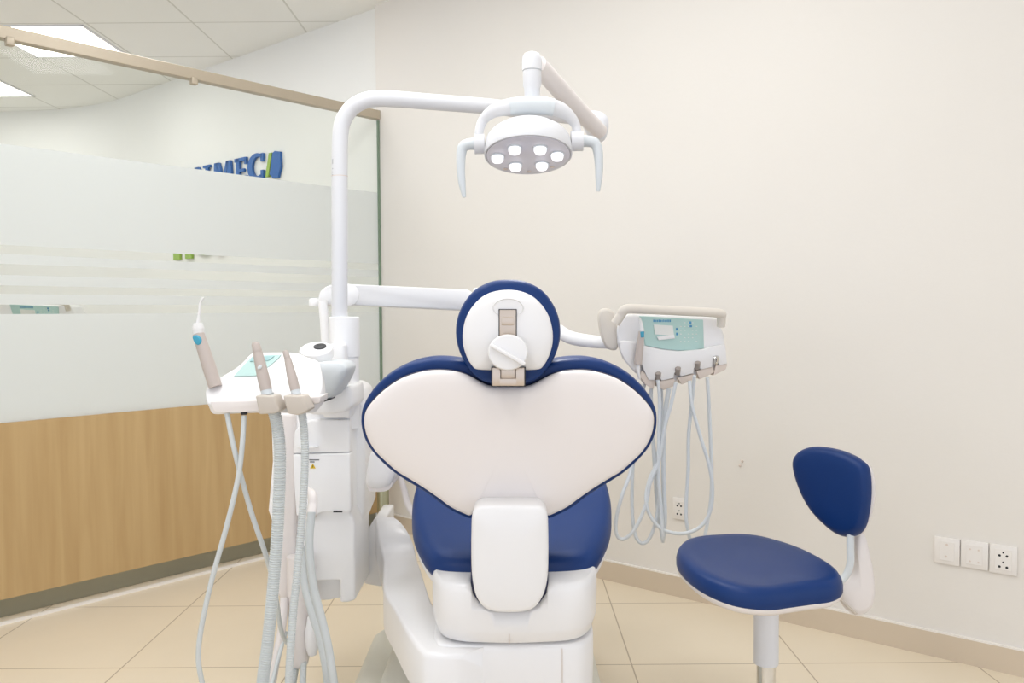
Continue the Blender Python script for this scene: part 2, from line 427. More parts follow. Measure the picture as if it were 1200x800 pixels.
# ------------------------------------------------------------------ sign in the next room
FN = WN
def SP(px, py):
    return Ppl(px, py, FW, WN)
def sparam(px): 
    p = SP(px, 200); return (Vector((p.x, p.y, 0)) - FW).dot(-WDIR)
sg = thing('wall_sign', 'blue raised letters and leaf emblem on the wall behind the glass', 'sign', SP(290, 200))
def letter(name, polys, x0, x1, z0, z1, m, lab=None, d=.018):
    s0, s1 = sparam(x0), sparam(x1); bm = bmesh.new()
    for poly in polys:
        pts = [FW - WDIR * (s0 + (s1 - s0) * u) + Vector((0, 0, z0 + (z1 - z0) * v)) + WN * .004 for u, v in poly]
        a_prism(bm, pts, WN * d)
    link(name, bm, m, sg, label=lab)
def rc(a, b, c, d): return [(a, b), (c, b), (c, d), (a, d)]
LET = {
 'V': [[(0, 1), (.3, 1), (.62, .0), (.42, 0)], [(.42, 0), (.62, 0), (1, 1), (.78, 1)]],
 'I': [rc(.3, 0, .7, 1), rc(0, 0, 1, .1), rc(0, .9, 1, 1)],
 'N': [rc(.1, 0, .28, 1), rc(.74, 0, .9, 1), [(.1, 1), (.34, 1), (.9, 0), (.68, 0)], rc(.6, .9, 1, 1), rc(0, 0, .4, .08)],
 'M': [[(0, 0), (.2, 0), (.3, 1), (.08, 1)], [(.8, 0), (1, 0), (.92, 1), (.7, 1)], [(.14, 1), (.32, 1), (.58, .1), (.44, .1)], [(.7, 1), (.86, 1), (.56, .1), (.44, .1)]],
 'E': [rc(.12, 0, .42, 1), rc(0, .86, 1, 1), rc(0, 0, 1, .14), rc(.42, .44, .8, .56), rc(.86, .72, 1, .9), rc(.86, .1, 1, .28)],
}
cpts = []
arc_o = [(.55 + .55 * math.cos(t), .5 + .5 * math.sin(t)) for t in [R(52 + 256 * k / 16) for k in range(17)]]
arc_i = [(.62 + .34 * math.cos(t), .5 + .36 * math.sin(t)) for t in [R(52 + 256 * k / 16) for k in range(17)]]
LET['C'] = [[arc_o[k], arc_o[k + 1], arc_i[k + 1], arc_i[k]] for k in range(16)] + [rc(.8, .66, .96, .96), rc(.8, .04, .96, .34)]
zt = SP(303, 180).z; zb = zt - .178
for ch, x0, x1 in (('V', 193, 212), ('I', 216, 224), ('N', 229, 249), ('M', 252.5, 275), ('E', 278, 291.5), ('C', 293, 312.5)):
    letter('letter', LET[ch], x0, x1, zb, zt - (.008 if ch != 'C' else 0), MSB)
letter('emblem', [[(.0, .05), (.35, .05), (.8, .9), (.45, .9)]], 314, 324, zb - .0, zt, MSG, 'green half of the leaf emblem')
letter('emblem', [[(.0, .12), (.3, -.05), (.75, -.05), (1, .35), (.95, .9), (.5, .96), (.3, .9)]], 319, 332, zb, zt - .005, MSB, 'blue half of the leaf emblem')
sg2 = thing('wall_sign', 'green raised lettering lower on the wall, seen through a clear strip in the film', 'sign', SP(230, 300))
sg_old = sg; sg = sg2
z1 = SP(208, 296.5).z; z0 = SP(208, 304.5).z
letter('letter', [rc(0, 0, 1, 1)], 204, 211.5, z0, z1, MSG)
letter('letter', [rc(0, 0, 1, 1)], 218, 225.5, z0, z1, MSG)
letter('letter', [[(0, 1), (1, 1), (.8, .35), (.5, .35)]], 229, 248, z0, z1 - .005, MSG)
letter('letter', [rc(0, .2, 1, .5)], 254, 262, z0, z1 - .01, MBE, 'grey letter top')

# ------------------------------------------------------------------ dental chair
YB = lambda x, y: 1.83 + (y - 420) / 180 * .06
chair = thing('dental_chair', 'blue and white dental chair seen from behind, in the middle', 'dental chair', (0, 2.25, 0))
half_b = [(597, 431), (575, 431), (557, 427), (541, 421.5), (520, 419), (500, 420), (478, 426), (455, 439), (436, 458), (426, 476), (423.5, 491), (426, 507), (433, 522), (445, 536.5), (460, 550), (473, 559), (487, 567.5), (505, 579), (523, 592.5), (540, 601.5), (552, 605.5), (557, 600), (575, 600), (597, 600)]
half_w = [(597, 452), (575, 452), (561, 446), (546, 438.5), (530, 434.5), (510, 433.5), (492, 436), (470, 443.5), (450, 457), (435, 472), (428, 484), (427, 497), (431, 513), (440, 528), (452, 540), (466, 552), (482, 561.5), (497, 571), (513, 582), (528, 593), (542, 600), (551, 603), (556, 597), (575, 597), (597, 597)]
def mirror(h, cx=596.5): return h + [(2 * cx - x, y) for x, y in reversed(h[1:-1])]
ob = px_out(mirror(half_b), lambda x, y: YB(x, y) + .038, 4); ow = px_out(mirror(half_w), YB, 4)
cb = P(596.5, 510, YB(0, 510))
NB = Vector((0, -1, -.18)).normalized()
puff('backrest_cushion', ob, cb + Vector((0, .038, 0)), NB, [(0, .020), (.5, .020), (.93, .018), (.975, .016), (.995, .010), (1.0, 0), (.999, -.014), (.985, -.034), (.95, -.05), (.88, -.06), (.5, -.052), (0, -.042)], MBL, chair)
puff('backrest_piping', [cb + (p - cb) * 1.006 for p in ow], cb, NB, [(0, -.012), (.99, -.012), (1.0, -.009), (1.0, -.004), (.99, -.002), (0, -.001)], MNV, chair)
puff('backrest_shell', ow, cb, NB, [(0, -.008), (.98, -.008), (.995, -.006), (1.0, 0), (.995, .005), (.98, .010), (.94, .0145), (.85, .019), (.7, .022), (.5, .024), (.3, .025), (0, .025)], MWS, chair)
# headrest
YH = 1.80
hb_ = [(596, 327.5), (575, 330), (556, 340), (543, 356), (535.5, 375), (534.5, 395), (539, 413), (547, 428), (556, 439), (566, 446), (580, 449), (596, 450)]
hw_ = [(595.5, 339.5), (577, 342), (562, 350), (549, 366), (543, 384), (542.5, 402), (547, 418), (553, 428), (559, 432.5), (577, 433.5), (595.5, 433.5)]
oh = px_out(mirror(hb_, 595.5), YH + .036, 4); ohw = px_out(mirror(hw_, 595), YH, 4)
chh = P(595.5, 389, YH + .036); cwh = P(595, 389, YH)
puff('headrest_cushion', oh, chh, (0, -1, 0), [(0, .024), (.9, .022), (.96, .018), (.99, .010), (1, 0), (.99, -.02), (.95, -.039), (.86, -.052), (.5, -.054), (0, -.048)], MBL, chair)
puff('headrest_shell', ohw, cwh, (0, -1, 0), [(0, -.015), (.98, -.015), (1, -.008), (1, 0), (.98, .006), (.93, .011), (.8, .017), (.6, .021), (.3, .024), (0, .024)], MW, chair)
ys = YH - .026
br = thing  # alias unused
bk = bmesh.new()
def pbox(bm, x0, y0, x1, y1, Y, th, bevel=.001):
    a_prism(bm, [P(x0, y1, Y), P(x1, y1, Y), P(x1, y0, Y), P(x0, y0, Y)], (0, th, 0), bevel, 2)
pbox(bk, 585.5, 363, 604.5, 395, ys - .004, .02)
pbox(bk, 587.5, 371, 602.5, 381, ys - .007, .01, .002)
brk = link('headrest_bracket', bk, MME, chair, label='brushed metal bracket')
bk = bmesh.new(); pbox(bk, 587, 428, 603.5, 444, ys - .008, .02); link('bracket_tongue', bk, MME, brk)
bk = bmesh.new()
pbox(bk, 577, 431, 586.5, 452, ys - .013, .05, .0015)
pbox(bk, 604.5, 431, 614.5, 452, ys - .013, .05, .0015)
pbox(bk, 585, 443.5, 606, 452, ys - .013, .05, .0012)
link('bracket_socket', bk, MME, brk)
gp = bmesh.new(); pbox(gp, 584.3, 362, 605.7, 395, ys + .001, .012, .001); link('bracket_slot', gp, MDK, brk); gp = bmesh.new(); pbox(gp, 575.5, 430, 616, 453, ys + .002, .03, .001)
link('bracket_slot', gp, MDK, brk)
kc = P(595.3, 412.5, ys - .012)
rr = M(23, YH)
kb = bmesh.new()
a_lathe(kb, [(rr * .9, .0), (rr, -.004), (rr, -.012), (rr * .93, -.017), (rr * .6, -.019), (0, -.0195)], kc, (0, 1, 0), seg=40, sc=(1, .9), uref=(1, 0, 0))
kn = link('headrest_knob', kb, MW, chair)
t = bmesh.new()
k0 = P(574.5, 404, ys - .043); k1 = P(615.5, 427, ys - .043)
ax = (k1 - k0).normalized(); up = Vector((0, -1, 0)).cross(ax).normalized()
a_prism(t, [k0 - up * .004, k1 - up * .0045, k1 + up * .0045, k0 + up * .004], (0, .016, 0), .003, 3)
link('knob_grip', t, MW, kn)
# recess around the bracket slot
rc_ = P(595.5, 360.5, YH - .0215)
lathe('bracket_recess', [(M(18, YH), .0), (M(17.4, YH), -.0025), (M(16.4, YH), -.0005), (M(15, YH), .0008)], rc_, MW, chair, axis=(0, 1, 0), sc=(1, .62), uref=(1, 0, 0), seg=40)
# backrest support cover (front of the shell)
YS = 1.772
sc_o = [(554, 600), (561, 592.5), (570, 591), (597, 590.5), (624, 591), (634, 592.5), (641, 600), (642.5, 620), (642.5, 660), (640.5, 682), (635, 699), (626, 710.5), (614, 715), (597, 716), (580, 715), (568, 710.5), (559, 699), (554.5, 682), (552.5, 660), (552.5, 620)]
so = px_out(sc_o, YS + .02, 4); scn = P(597.5, 655, YS + .02)
puff('backrest_support', so, scn, (0, -1, 0), [(0, -.16), (.95, -.16), (.99, -.15), (1, 0), (.997, .005), (.985, .0095), (.96, .013), (.9, .016), (.6, .020), (.3, .022), (0, .022)], MW, chair)
pv = bmesh.new()
a_tube(pv, [P(551, 640, YS + .10), P(644, 640, YS + .10)], .02, seg=20)
# seat
def seat_pts(zoff, grow=0):
    prof = [(1.90, 0), (1.902, .10), (1.915, .165), (1.945, .2), (2.0, .228), (2.08, .255), (2.18, .272), (2.3, .279), (2.45, .27), (2.6, .25), (2.8, .215), (3.0, .17), (3.08, .10), (3.1, 0)]
    L_ = [( -hw, y) for y, hw in prof] + [(hw, y) for y, hw in reversed(prof[1:-1])]
    return L_
cxs = -.004
def seat_z(y): return .652 + (y - 1.93) * .26 - max(0, y - 2.35) ** 2 * .25
def seat_ring(s, off, base=None):
    out = []
    for x, y in catmull_s:
        yy = 2.45 + (y - 2.45) * s; out.append(Vector((cxs + x * s, yy, seat_z(yy) + off)))
    return out
catmull_s = [(v.x, v.y) for v in catmull([Vector((x, y, 0)) for x, y in seat_pts(0)], 4, True)]
def seat_mesh(rings):
    bm = bmesh.new(); L_ = [[bm.verts.new(p) for p in seat_ring(s, o)] for s, o in rings]; n = len(L_[0])
    for a, b in zip(L_, L_[1:]):
        for k in range(n): bm.faces.new((a[k], a[(k + 1) % n], b[(k + 1) % n], b[k]))
    for Lr, sgn in ((L_[0], 1), (L_[-1], 1)):
        c = bm.verts.new(sum((v.co for v in Lr), Vector()) / n)
        for k in range(n): bm.faces.new((Lr[k], Lr[(k + 1) % n], c))
    return bm
link('seat_cushion', seat_mesh([(.5, -.006), (.8, 0), (.9, .002), (.955, -.001), (.985, -.01), (1.0, -.026), (1.0, -.043), (.985, -.056), (.95, -.06)]), MBL, chair, ang=60)
link('seat_shell', seat_mesh([(.955, -.055), (.975, -.06), (.975, -.075), (.93, -.10), (.8, -.12)]), MW, chair, ang=60)
# housing under the seat
hz1, hz0 = .602, .486
def plan(pts, n=4): return [(v.x, v.y) for v in catmull([Vector((x, y, 0)) for x, y in pts], n, True)]
hp = plan([(-.198, 2.0), (-.196, 1.93), (-.178, 1.862), (-.135, 1.826), (-.06, 1.815), (0, 1.812), (.06, 1.815), (.135, 1.826), (.178, 1.862), (.2, 1.93), (.202, 2.0), (.2, 2.3), (.15, 2.55), (0, 2.62), (-.15, 2.55), (-.198, 2.3)], 4)
hbm = bmesh.new()
rings = []
zprof = [(.96, .622), (.985, .616), (1, .602), (1.0, .56), (.995, .516), (.985, .509), (.955, .487), (.945, .484)]
for s, z in zprof:
    rings.append([hbm.verts.new((x * s, 2.1 + (y - 2.1) * s, z + (y - 1.83) * .02)) for x, y in hp])
n = len(hp)
for a, b in zip(rings, rings[1:]):
    for k in range(n): hbm.faces.new((a[k], a[(k + 1) % n], b[(k + 1) % n], b[k]))
hbm.faces.new(rings[0]); hbm.faces.new(list(reversed(rings[-1])))
housing = link('base_housing', hbm, MW, chair, ang=40)
cut_o = [(550.5, 640), (596, 640), (643.5, 640), (643.5, 690), (641, 703), (633, 714), (620, 720), (597, 721), (574, 720), (561, 714), (553, 703), (550.5, 690)]
def boolean_cut(target, pts, vec):
    c = prism('cutter', pts, vec, MDG, None)
    md = target.modifiers.new('b', 'BOOLEAN'); md.object = c; md.solver = 'EXACT'; bpy.context.view_layer.update()
    dg = bpy.context.evaluated_depsgraph_get()
    me = bpy.data.meshes.new_from_object(target.evaluated_get(dg))
    target.modifiers.clear(); old = target.data; target.data = me; bpy.data.meshes.remove(old)
    bpy.data.objects.remove(c)
bpy.context.view_layer.update()
cpts = px_out(cut_o, 1.80, 1, False)
boolean_cut(housing, [Vector((p.x, 1.78, p.z)) for p in cpts], (0, .16, 0))
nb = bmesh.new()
a_prism(nb, [Vector((p.x, 1.842, p.z + .0005)) for p in cpts], (0, .09, 0))  # dark insert fills the notch so the gap looks shaded
link('support_gap_shade', nb, MDG, chair, label='dark insert coloured as the shade in the gap behind the support')
# lower base body
bp_ = plan([(-.195, 1.95), (-.185, 1.862), (-.15, 1.835), (0, 1.832), (.13, 1.837), (.175, 1.87), (.192, 1.93), (.195, 2.1), (.19, 2.5), (.0, 2.6), (-.19, 2.5), (-.2, 2.2)], 4)
lb = bmesh.new(); rings = []
for s, z in [(.97, .476), (.99, .472), (1, .462), (1, .4), (.99, .33), (.96, .24), (.95, .12)]:
    rings.append([lb.verts.new((x * s, 2.15 + (y - 2.15) * s, z)) for x, y in bp_])
n = len(bp_)
for a, b in zip(rings, rings[1:]):
    for k in range(n): lb.faces.new((a[k], a[(k + 1) % n], b[(k + 1) % n], b[k]))
lb.faces.new(rings[0]); lb.faces.new(list(reversed(rings[-1])))
link('base_body', lb, MW, chair, ang=50)
for px in (541, 659):
    p0 = P(px, 760, 1.833); p1 = P(px, 830, 1.833)
    box('panel_seam', ((p0.x + p1.x) / 2, 1.8345 if px > 600 else 1.829, (p0.z + p1.z) / 2), (.0012, .006, abs(p0.z - p1.z)), MBE, chair)
p0 = P(597, 738, 1.81); box('panel_seam', (p0.x, 1.8195, .50), (.001, .006, .034), MBE, chair)
# left link arm
stn = [((541, 767), (610, 745), .47), ((505, 766), (605, 740), .47), ((491, 759), (590, 735), .47), ((475, 736), (530, 725), .47), ((462, 712), (510, 712), .47), ((450, 690), (501, 690), .47), ((449, 668), (494, 668), .47), ((449, 654), (489, 654), .472), ((446, 640), (486, 640), .495), ((443, 625), (480, 625), .532), ((441, 613), (471, 612), .56), ((440, 607), (463, 606), .572)]
ab = bmesh.new()
Lp = catmull([Pz(l[0], l[1], z) for l, r, z in stn], 3); Rp = catmull([Pz(r[0], r[1], z) for l, r, z in stn], 3)
rows = []
for l, r in zip(Lp, Rp):
    h = .118; w = (r - l)
    rows.append([ab.verts.new(v) for v in (l + Vector((0, 0, -h)), l + Vector((0, 0, -.012)), l + w * .02 + Vector((0, 0, -.004)), l + w * .07, l + w * .5 + Vector((0, 0, .002)), r - w * .07, r - w * .02 + Vector((0, 0, -.004)), r + Vector((0, 0, -.012)), r + Vector((0, 0, -h)))])
for a, b in zip(rows, rows[1:]):
    for k in range(len(a)): ab.faces.new((a[k], a[(k + 1) % len(a)], b[(k + 1) % len(a)], b[k]))
ab.faces.new(rows[0]); ab.faces.new(rows[-1])
link('link_arm', ab, MW, chair, ang=50)
prism('link_arm_end', px_out([(425, 630), (439, 607), (452, 607), (452, 680), (447, 688), (426, 684)], 2.66, 1, False), (.0, .2, 0), MW, chair, bevel=.008)
# floor plate
fp = [Pz(x, y, .11) for x, y in [(436, 752), (449, 748), (520, 748), (640, 748), (690, 756)]]
pl = [(-.50, 2.83), (-.46, 2.93), (-.3, 2.96), (.2, 2.96), (.27, 2.85), (.27, 2.2), (.22, 2.0), (-.44, 2.0), (-.5, 2.2)]
prism('floor_plate', [Vector((x, y, .11)) for x, y in pl], (0, 0, -.11), MWG, chair, bevel=.03, seg=4)
prism('floor_plate_cover', [Vector((x, y, .16)) for x, y in [(-.40, 2.3), (-.40, 2.72), (-.2, 2.8), (.15, 2.8), (.2, 2.3), (.1, 2.1), (-.3, 2.1)]], (0, 0, -.06), MWG, chair, bevel=.02)
# armrest
ar = px_out([(434, 531), (448, 524), (462, 540), (464, 553), (459, 566), (452, 571), (440, 573), (430, 569), (428, 560)], 2.3, 4)
arm = puff('armrest', ar, sum(ar, Vector()) / len(ar), (0, -1, 0), [(0, -.12), (.8, -.12), (.95, -.11), (1, -.09), (1, -.012), (.97, -.003), (.9, .002), (.5, .006), (0, .007)], MW, chair)
al = px_out([(430, 566), (445, 569), (460, 564), (458, 572), (450, 576), (435, 576), (431, 573)], 2.305, 3)
puff('armrest_pad', al, sum(al, Vector()) / len(al), (0, -1, 0), [(0, -.1), (1, -.1), (1, -.01), (.95, 0), (0, .004)], MWS, arm)
tube('armrest_bracket', [P(455, 545, 2.42), P(466, 556, 2.42), P(473, 572, 2.41), P(479, 592, 2.4), P(492, 606, 2.38), P(530, 610, 2.36)], .010, MWS, chair)

# ------------------------------------------------------------------ dental unit tower
YT = 2.42
tw = thing('dental_unit', 'white dental unit tower left of the chair, carrying pole and arms', 'dental unit', (-.6, 2.5, 0))
rb = px_out([(398, 455), (409, 451), (421, 457), (427, 474), (428, 560), (427, 600), (416, 628), (412, 660), (409, 690), (408, 702), (400, 704), (398, 600)], YT + .1, 1, False)
prism('side_body', rb, (0, .22, 0), MWT, tw, bevel=.015)
mb = px_out([(317, 486), (330, 478), (411, 478), (411, 600), (416, 612), (416.5, 703), (408, 706), (398, 706), (398, 680), (352, 681), (352, 706), (330, 707), (323, 690), (318, 610), (314, 598), (319, 540)], YT, 1, False)
body = prism('tower_body', mb, (0, .24, 0), MWT, tw, bevel=.008)
prism('rear_foot', px_out([(352, 676), (399, 676), (399, 700), (385, 703), (352, 704)], YT + .05, 1, False), (0, .12, 0), MWT, tw, bevel=.004)
dp = px_out([(343, 532.5), (410, 531), (411.5, 597), (409, 600), (378, 600), (372, 602), (364, 613), (347, 604), (345, 575)], YT - .028, 1, False)
door = prism('access_door', dp, (0, .04, 0), MWT, tw, bevel=.005)
prism('door_slot', px_out([(390.5, 598.3), (401, 598.3), (401, 600.2), (390.5, 600.2)], YT - .0295, 1, False), (0, .01, 0), MDK, door)
lbp = px_out([(363.2, 548.8), (369.8, 548.8), (366.5, 543)], YT - .0295, 1, False)
prism('warning_label', lbp, (0, .002, 0), MYE, door, label='yellow warning triangle')
lb2 = bmesh.new()
for y, x0, x1 in ((538.3, 362, 374), (540.6, 363, 368.5)):
    a_prism(lb2, px_out([(x0, y), (x1, y), (x1, y + .9), (x0, y + .9)], YT - .0292, 1, False), (0, .002, 0))
a_prism(lb2, px_out([(366.2, 545.2), (366.9, 545.2), (366.8, 547.6), (366.3, 547.6)], YT - .0302, 1, False), (0, .001, 0))
link('warning_text', lb2, MDK, door)
ub = px_out([(343, 531.6), (345, 505), (352, 497), (364, 492), (409, 492), (410.5, 530.2)], YT - .022, 1, False)
prism('upper_panel', ub, (0, .04, 0), MWT, tw, bevel=.006)
dsh = P(361, 524, YT - .03)
lathe('drip_lip', [(.002, -.003), (.03, -.001), (.032, .002), (.028, .003), (.0, .003)], dsh, MWT, tw, sc=(1, .5), uref=(1, 0, 0))
lc = px_out([(319, 484), (345, 484), (346, 560), (347, 640), (343, 700), (332, 707), (323, 695), (320, 610), (321, 540)], YT - .02, 1, False)
prism('left_column', lc, (0, .05, 0), MWS, tw, bevel=.012)
# shelf and tray support
prism('shelf', px_out([(358, 474), (366, 464), (411, 452), (413, 476), (405, 483), (385, 486), (366, 486), (359, 483)], 2.3, 1, False), (0, .2, 0), MWT, tw, bevel=.012)
sb = px_out([(369, 427), (378, 424), (398, 424.5), (406, 430), (406, 436), (402, 446), (393, 461), (387, 467), (374, 470), (367, 464), (366, 440)], 2.18, 4)
puff('tray_support', sb, sum(sb, Vector()) / len(sb), (0, -1, 0), [(0, -.16), (.8, -.16), (.97, -.13), (1, -.05), (1, -.015), (.97, -.004), (.9, .002), (.5, .008), (0, .01)], MGR, tw)
prism('tray_support_lip', px_out([(364, 470), (372, 470), (388, 466.5), (388, 468), (374, 472.5)], 2.178, 1, False), (0, .05, 0), MDK, tw)
uc = px_out([(378, 424), (385, 404), (398, 400), (404, 404), (405, 426), (412, 470), (411, 490), (378, 490)], YT - .03, 1, False)
prism('neck', uc, (0, .16, 0), MWT, tw, bevel=.012)
dc = P(371.5, 420, 2.26); dr = M(19.5, 2.26)
cup = lathe('cup_holder', [(dr * .8, -.003), (dr * .84, 0), (dr * .98, .004), (dr, .010), (dr * 1.0, .022), (dr * .97, .029), (dr * .85, .034), (dr * .5, .036), (0, .0362)], dc, MWT, tw, axis=(0, -.42, 1))
bc = P(376.3, 403.2, 2.25)
lathe('button', [(M(7.3, 2.26), 0), (M(7.3, 2.26), .002), (M(6.5, 2.26), .003), (0, .003)], dc + Vector((.012, -.014, .034)), MDK, cup, axis=(0, -.42, 1), seg=28)
# collar, pole base
pb = P(404, 455, 2.47); pt_ = P(404, 418, 2.47); pc = P(404, 371, 2.47)
lathe('pole_socket', [(M(16.8, 2.47), -.12), (M(16.8, 2.47), 0), (M(16.8, 2.47), pt_.z - pb.z)], pb, MWT, tw)
lathe('collar', [(M(16.9, 2.47), 0), (M(17.6, 2.47), .002), (M(17.6, 2.47), pc.z - pt_.z - .004), (M(16.5, 2.47), pc.z - pt_.z), (M(8, 2.47), pc.z - pt_.z)], pt_, MWT, tw)
tube('riser_tube', [P(381, 440, 2.56), P(381.5, 400, 2.56), P(380, 372, 2.56), P(378, 352, 2.56)], .015, MWT, tw)
# delivery arm
arm1 = [P(372, 352, 2.62), P(374, 342, 2.62), P(383, 334.5, 2.62), P(400, 332.5, 2.63), P(548, 339, 2.8), P(556, 345, 2.8), P(556, 360, 2.8), P(548, 364.5, 2.8), P(400, 357.5, 2.63), P(376, 358, 2.62)]
prism('delivery_arm', arm1, (.0, .07, 0), MWT, tw, bevel=.008)
lathe('arm_joint', [(M(13, 2.6), -.004), (M(13, 2.6), .004), (M(12, 2.6), .006), (0, .007)], P(408, 345.5, 2.617), MWT, tw, axis=(0, -1, 0))
kb_ = P(368, 354, 2.6)
lathe('arm_knob', [(M(5.5, 2.6), -.013), (M(6, 2.6), -.01), (M(6, 2.6), .006), (M(4.5, 2.6), .012), (0, .013)], kb_, MWT, tw)
lathe('elbow', [(.03, -.06), (.034, -.055), (.034, .05), (.03, .056), (0, .058)], P(566, 356, 2.82), MWT, tw)
tube('forearm', [P(566, 368, 2.82), P(620, 378, 2.78), P(648, 385, 2.72), P(668, 395, 2.66), P(690, 399.5, 2.6), P(719, 402, 2.53)], [.028, .027, .025, .022, .021, .019], MWT, tw, flat=.8)
lathe('forearm_screw', [(.004, 0), (.004, .004), (0, .005)], P(718, 406, 2.505), MDK, tw, axis=(0, -1, 0), seg=12)
# hanging suction housings below the tower
lathe('suction_canister', [(0, 0), (M(6, 2.36), .004), (M(10, 2.36), .014), (M(12, 2.36), .035), (M(12.5, 2.36), .2), (M(13, 2.36), .34)], P(351, 783, 2.38), MWS, tw, sc=(1, 1))
lathe('suction_filter', [(0, 0), (M(5, 2.34), .006), (M(8, 2.34), .03), (M(8.5, 2.34), .07), (M(5, 2.34), .12), (0, .125)], P(366, 769, 2.36), MW, tw)
tube('drain_pipe', [P(333, 700, 2.36), P(331, 730, 2.34), P(325, 765, 2.32), P(317, 810, 2.3), P(312, 840, 2.32), P(320, 850, 2.5)], .012, MWS, tw)

# assistant tray
YA = lambda x, y: 1.93 + (484 - y) / 72 * .14
tray = thing('assistant_tray', 'white assistant instrument tray with teal pad, left of the tower', 'instrument tray', P(310, 484, 2.0))
to = [(240.5, 459), (243, 453), (250, 447), (262, 439), (277, 430), (287, 421), (293, 414.5), (301, 412.5), (330, 412), (350, 413.5), (360, 418), (371, 421.5), (375, 427), (377.5, 445), (376, 458), (370, 466), (362, 472), (340, 472), (300, 471.5), (260, 473), (245, 473), (241.5, 468)]
tp = px_out(to, YA, 2)
nd = Vector((.0, .35, -1)).normalized()
TN = Vector((0, -.8, .6)).normalized()
tb = bmesh.new()
a_prism(tb, tp, Vector((.006, .012, -.028)), .006, 4)
link('tray_body', tb, MW, tray)
prism('tray_bumper', [p + Vector((.004, .0, -.0)) for p in px_out([(243.5, 470), (300, 469), (374, 464), (373, 472), (367, 473.5), (362, 469), (330, 472), (328, 480), (300, 482), (255, 484), (248, 482)], 1.945, 1, False)], (0, .08, 0), MWS, tray, bevel=.003)
prism('touch_pad', [p + Vector((0, -.002, .002)) for p in px_out([(274, 441.5), (290, 424), (297, 417.5), (330, 416), (326, 421), (318, 428), (300, 441)], YA, 1, False)], (0, .004, -.001), MTE, tray, bevel=.0006, seg=1)
prism('pad_display', [p + Vector((0, -.0035, .003)) for p in px_out([(296, 419.5), (322, 418), (316, 423), (293.5, 424.5)], YA, 1, False)], (0, .002, -.001), mat('pad_grey_teal', (150, 190, 190), .4), tray)
tube('tray_mount', [P(352, 468, 2.08), P(375, 462, 2.2)], .02, MW, tray)
lathe('socket_ring', [(.013, -.006), (.015, 0), (.013, .004), (.009, .004)], P(252, 450.5, 2.0), MW, tray, axis=(-.25, 0, 1))
h1 = [(299, 463.5), (320, 464), (327, 481), (323, 484), (318, 485.5), (304, 485.5)]
holders = []
for nm, o_, r_ in ((0, [(299, 463.5), (320.5, 464), (328, 480.5), (322, 484.5), (303.5, 485.5)], 0), (1, [(331.5, 463.5), (354, 464), (362, 480), (354, 485), (348, 486.5), (337, 484.5)], 0)):
    prism('handpiece_holder', px_out(o_, 1.885, 1, False), (.004, .05, 0), MHB, tray, bevel=.004)
lathe('hose_gland', [(.008, 0), (.008, .008)], P(286, 485.5, 1.96), MDK, tray)
# instruments on the tray (each lifts out, with its hose)
def hose_down(name, pts, r, m, parent, **k): return tube(name, pts, r, m, parent, **k)
syr = thing('air_water_syringe', 'taupe three-way syringe with blue button and long clear tip, left end of the tray', 'syringe', P(250, 452, 2.0))
def seg_(a, b, t): return Vector(a).lerp(Vector(b), t)
s0, s1 = P(252.5, 453, 1.985), P(232.5, 391, 2.0)
tube('handle', [s0, seg_(s0, s1, .3), seg_(s0, s1, .7), s1], [M(7.6, 2), M(7.8, 2), M(7.3, 2), M(6.6, 2)], MTA, syr, seg=20)
n0, n1 = s1, P(232, 378, 2.0)
tube('nozzle_head', [n0, seg_(n0, n1, .5), n1], [M(6.4, 2), M(6.8, 2), M(5.2, 2)], MHD, syr, seg=18)
tube('tip', [n1, P(233.5, 366, 2.0), P(235, 354, 2.0), P(238.5, 348.5, 2.0)], [.0045, .0035, .003, .0025], MHD, syr, seg=10)
bq = P(230, 398, 1.985)
bb_ = bmesh.new(); a_puff(bb_, px_out([(226, 394), (231, 392.5), (235.5, 397), (236, 403), (232, 404.5), (228.5, 401)], 1.984, 4), P(231, 398.5, 1.984), (-.3, -1, 0), [(0, -.008), (1, -.008), (1, 0), (.8, .004), (0, .006)])
link('button', bb_, MTB, syr)
tube('hose', [P(266, 484, 1.96), P(272, 515, 1.95), P(282, 556, 1.95), P(296, 605, 1.97), P(312, 652, 2.0), P(322, 690, 2.1), P(330, 740, 2.2), P(342, 760, 2.3)], .0062, MHS, syr, seg=12)
c1h = tube('coiled_hose', [P(286, 487, 1.96), P(284, 520, 1.94), P(279, 560, 1.93), P(266, 615, 1.92), P(248, 680, 1.92), P(236, 735, 1.92), P(232.5, 770, 1.92), P(237, 800, 1.93), P(250, 850, 1.98), P(300, 850, 2.15), P(335, 740, 2.35)], .0062, MHS, tray, seg=12)
c1h.name = 'supply_hose'
def suction(name, label, a, b, c, rad, hose_pts, hr, marks):
    t = thing(name, label, 'suction handpiece', a)
    ctr = [a, seg_(a, b, .35), seg_(a, b, .75), b]
    tube('handle', ctr, rad, MTA, t, seg=20)
    rt = rad[-1] * .8
    tube('nozzle', [b, seg_(b, c, .2), seg_(b, c, .75), c], [rad[-1] * .86, rad[-1] * .95, rad[-1] * .88, rad[-1] * .7], MTA, t, seg=20)
    d = (b - a).normalized()
    tube('cuff', [a - d * .012, a + d * .006], rad[0] * .95, MGR, t, seg=20)
    if marks:
        lathe('valve_slider', [(.006, 0), (.006, .003), (.003, .004), (0, .004)], seg_(a, b, .62) + Vector((.002, -rad[1] * .93, 0)), MGR, t, axis=(0, -1, .2), seg=16, sc=(1, .7))
    tube('hose', hose_pts, hr, MHS, t, seg=18, rib=.0058)
    return t
Yh = 1.92
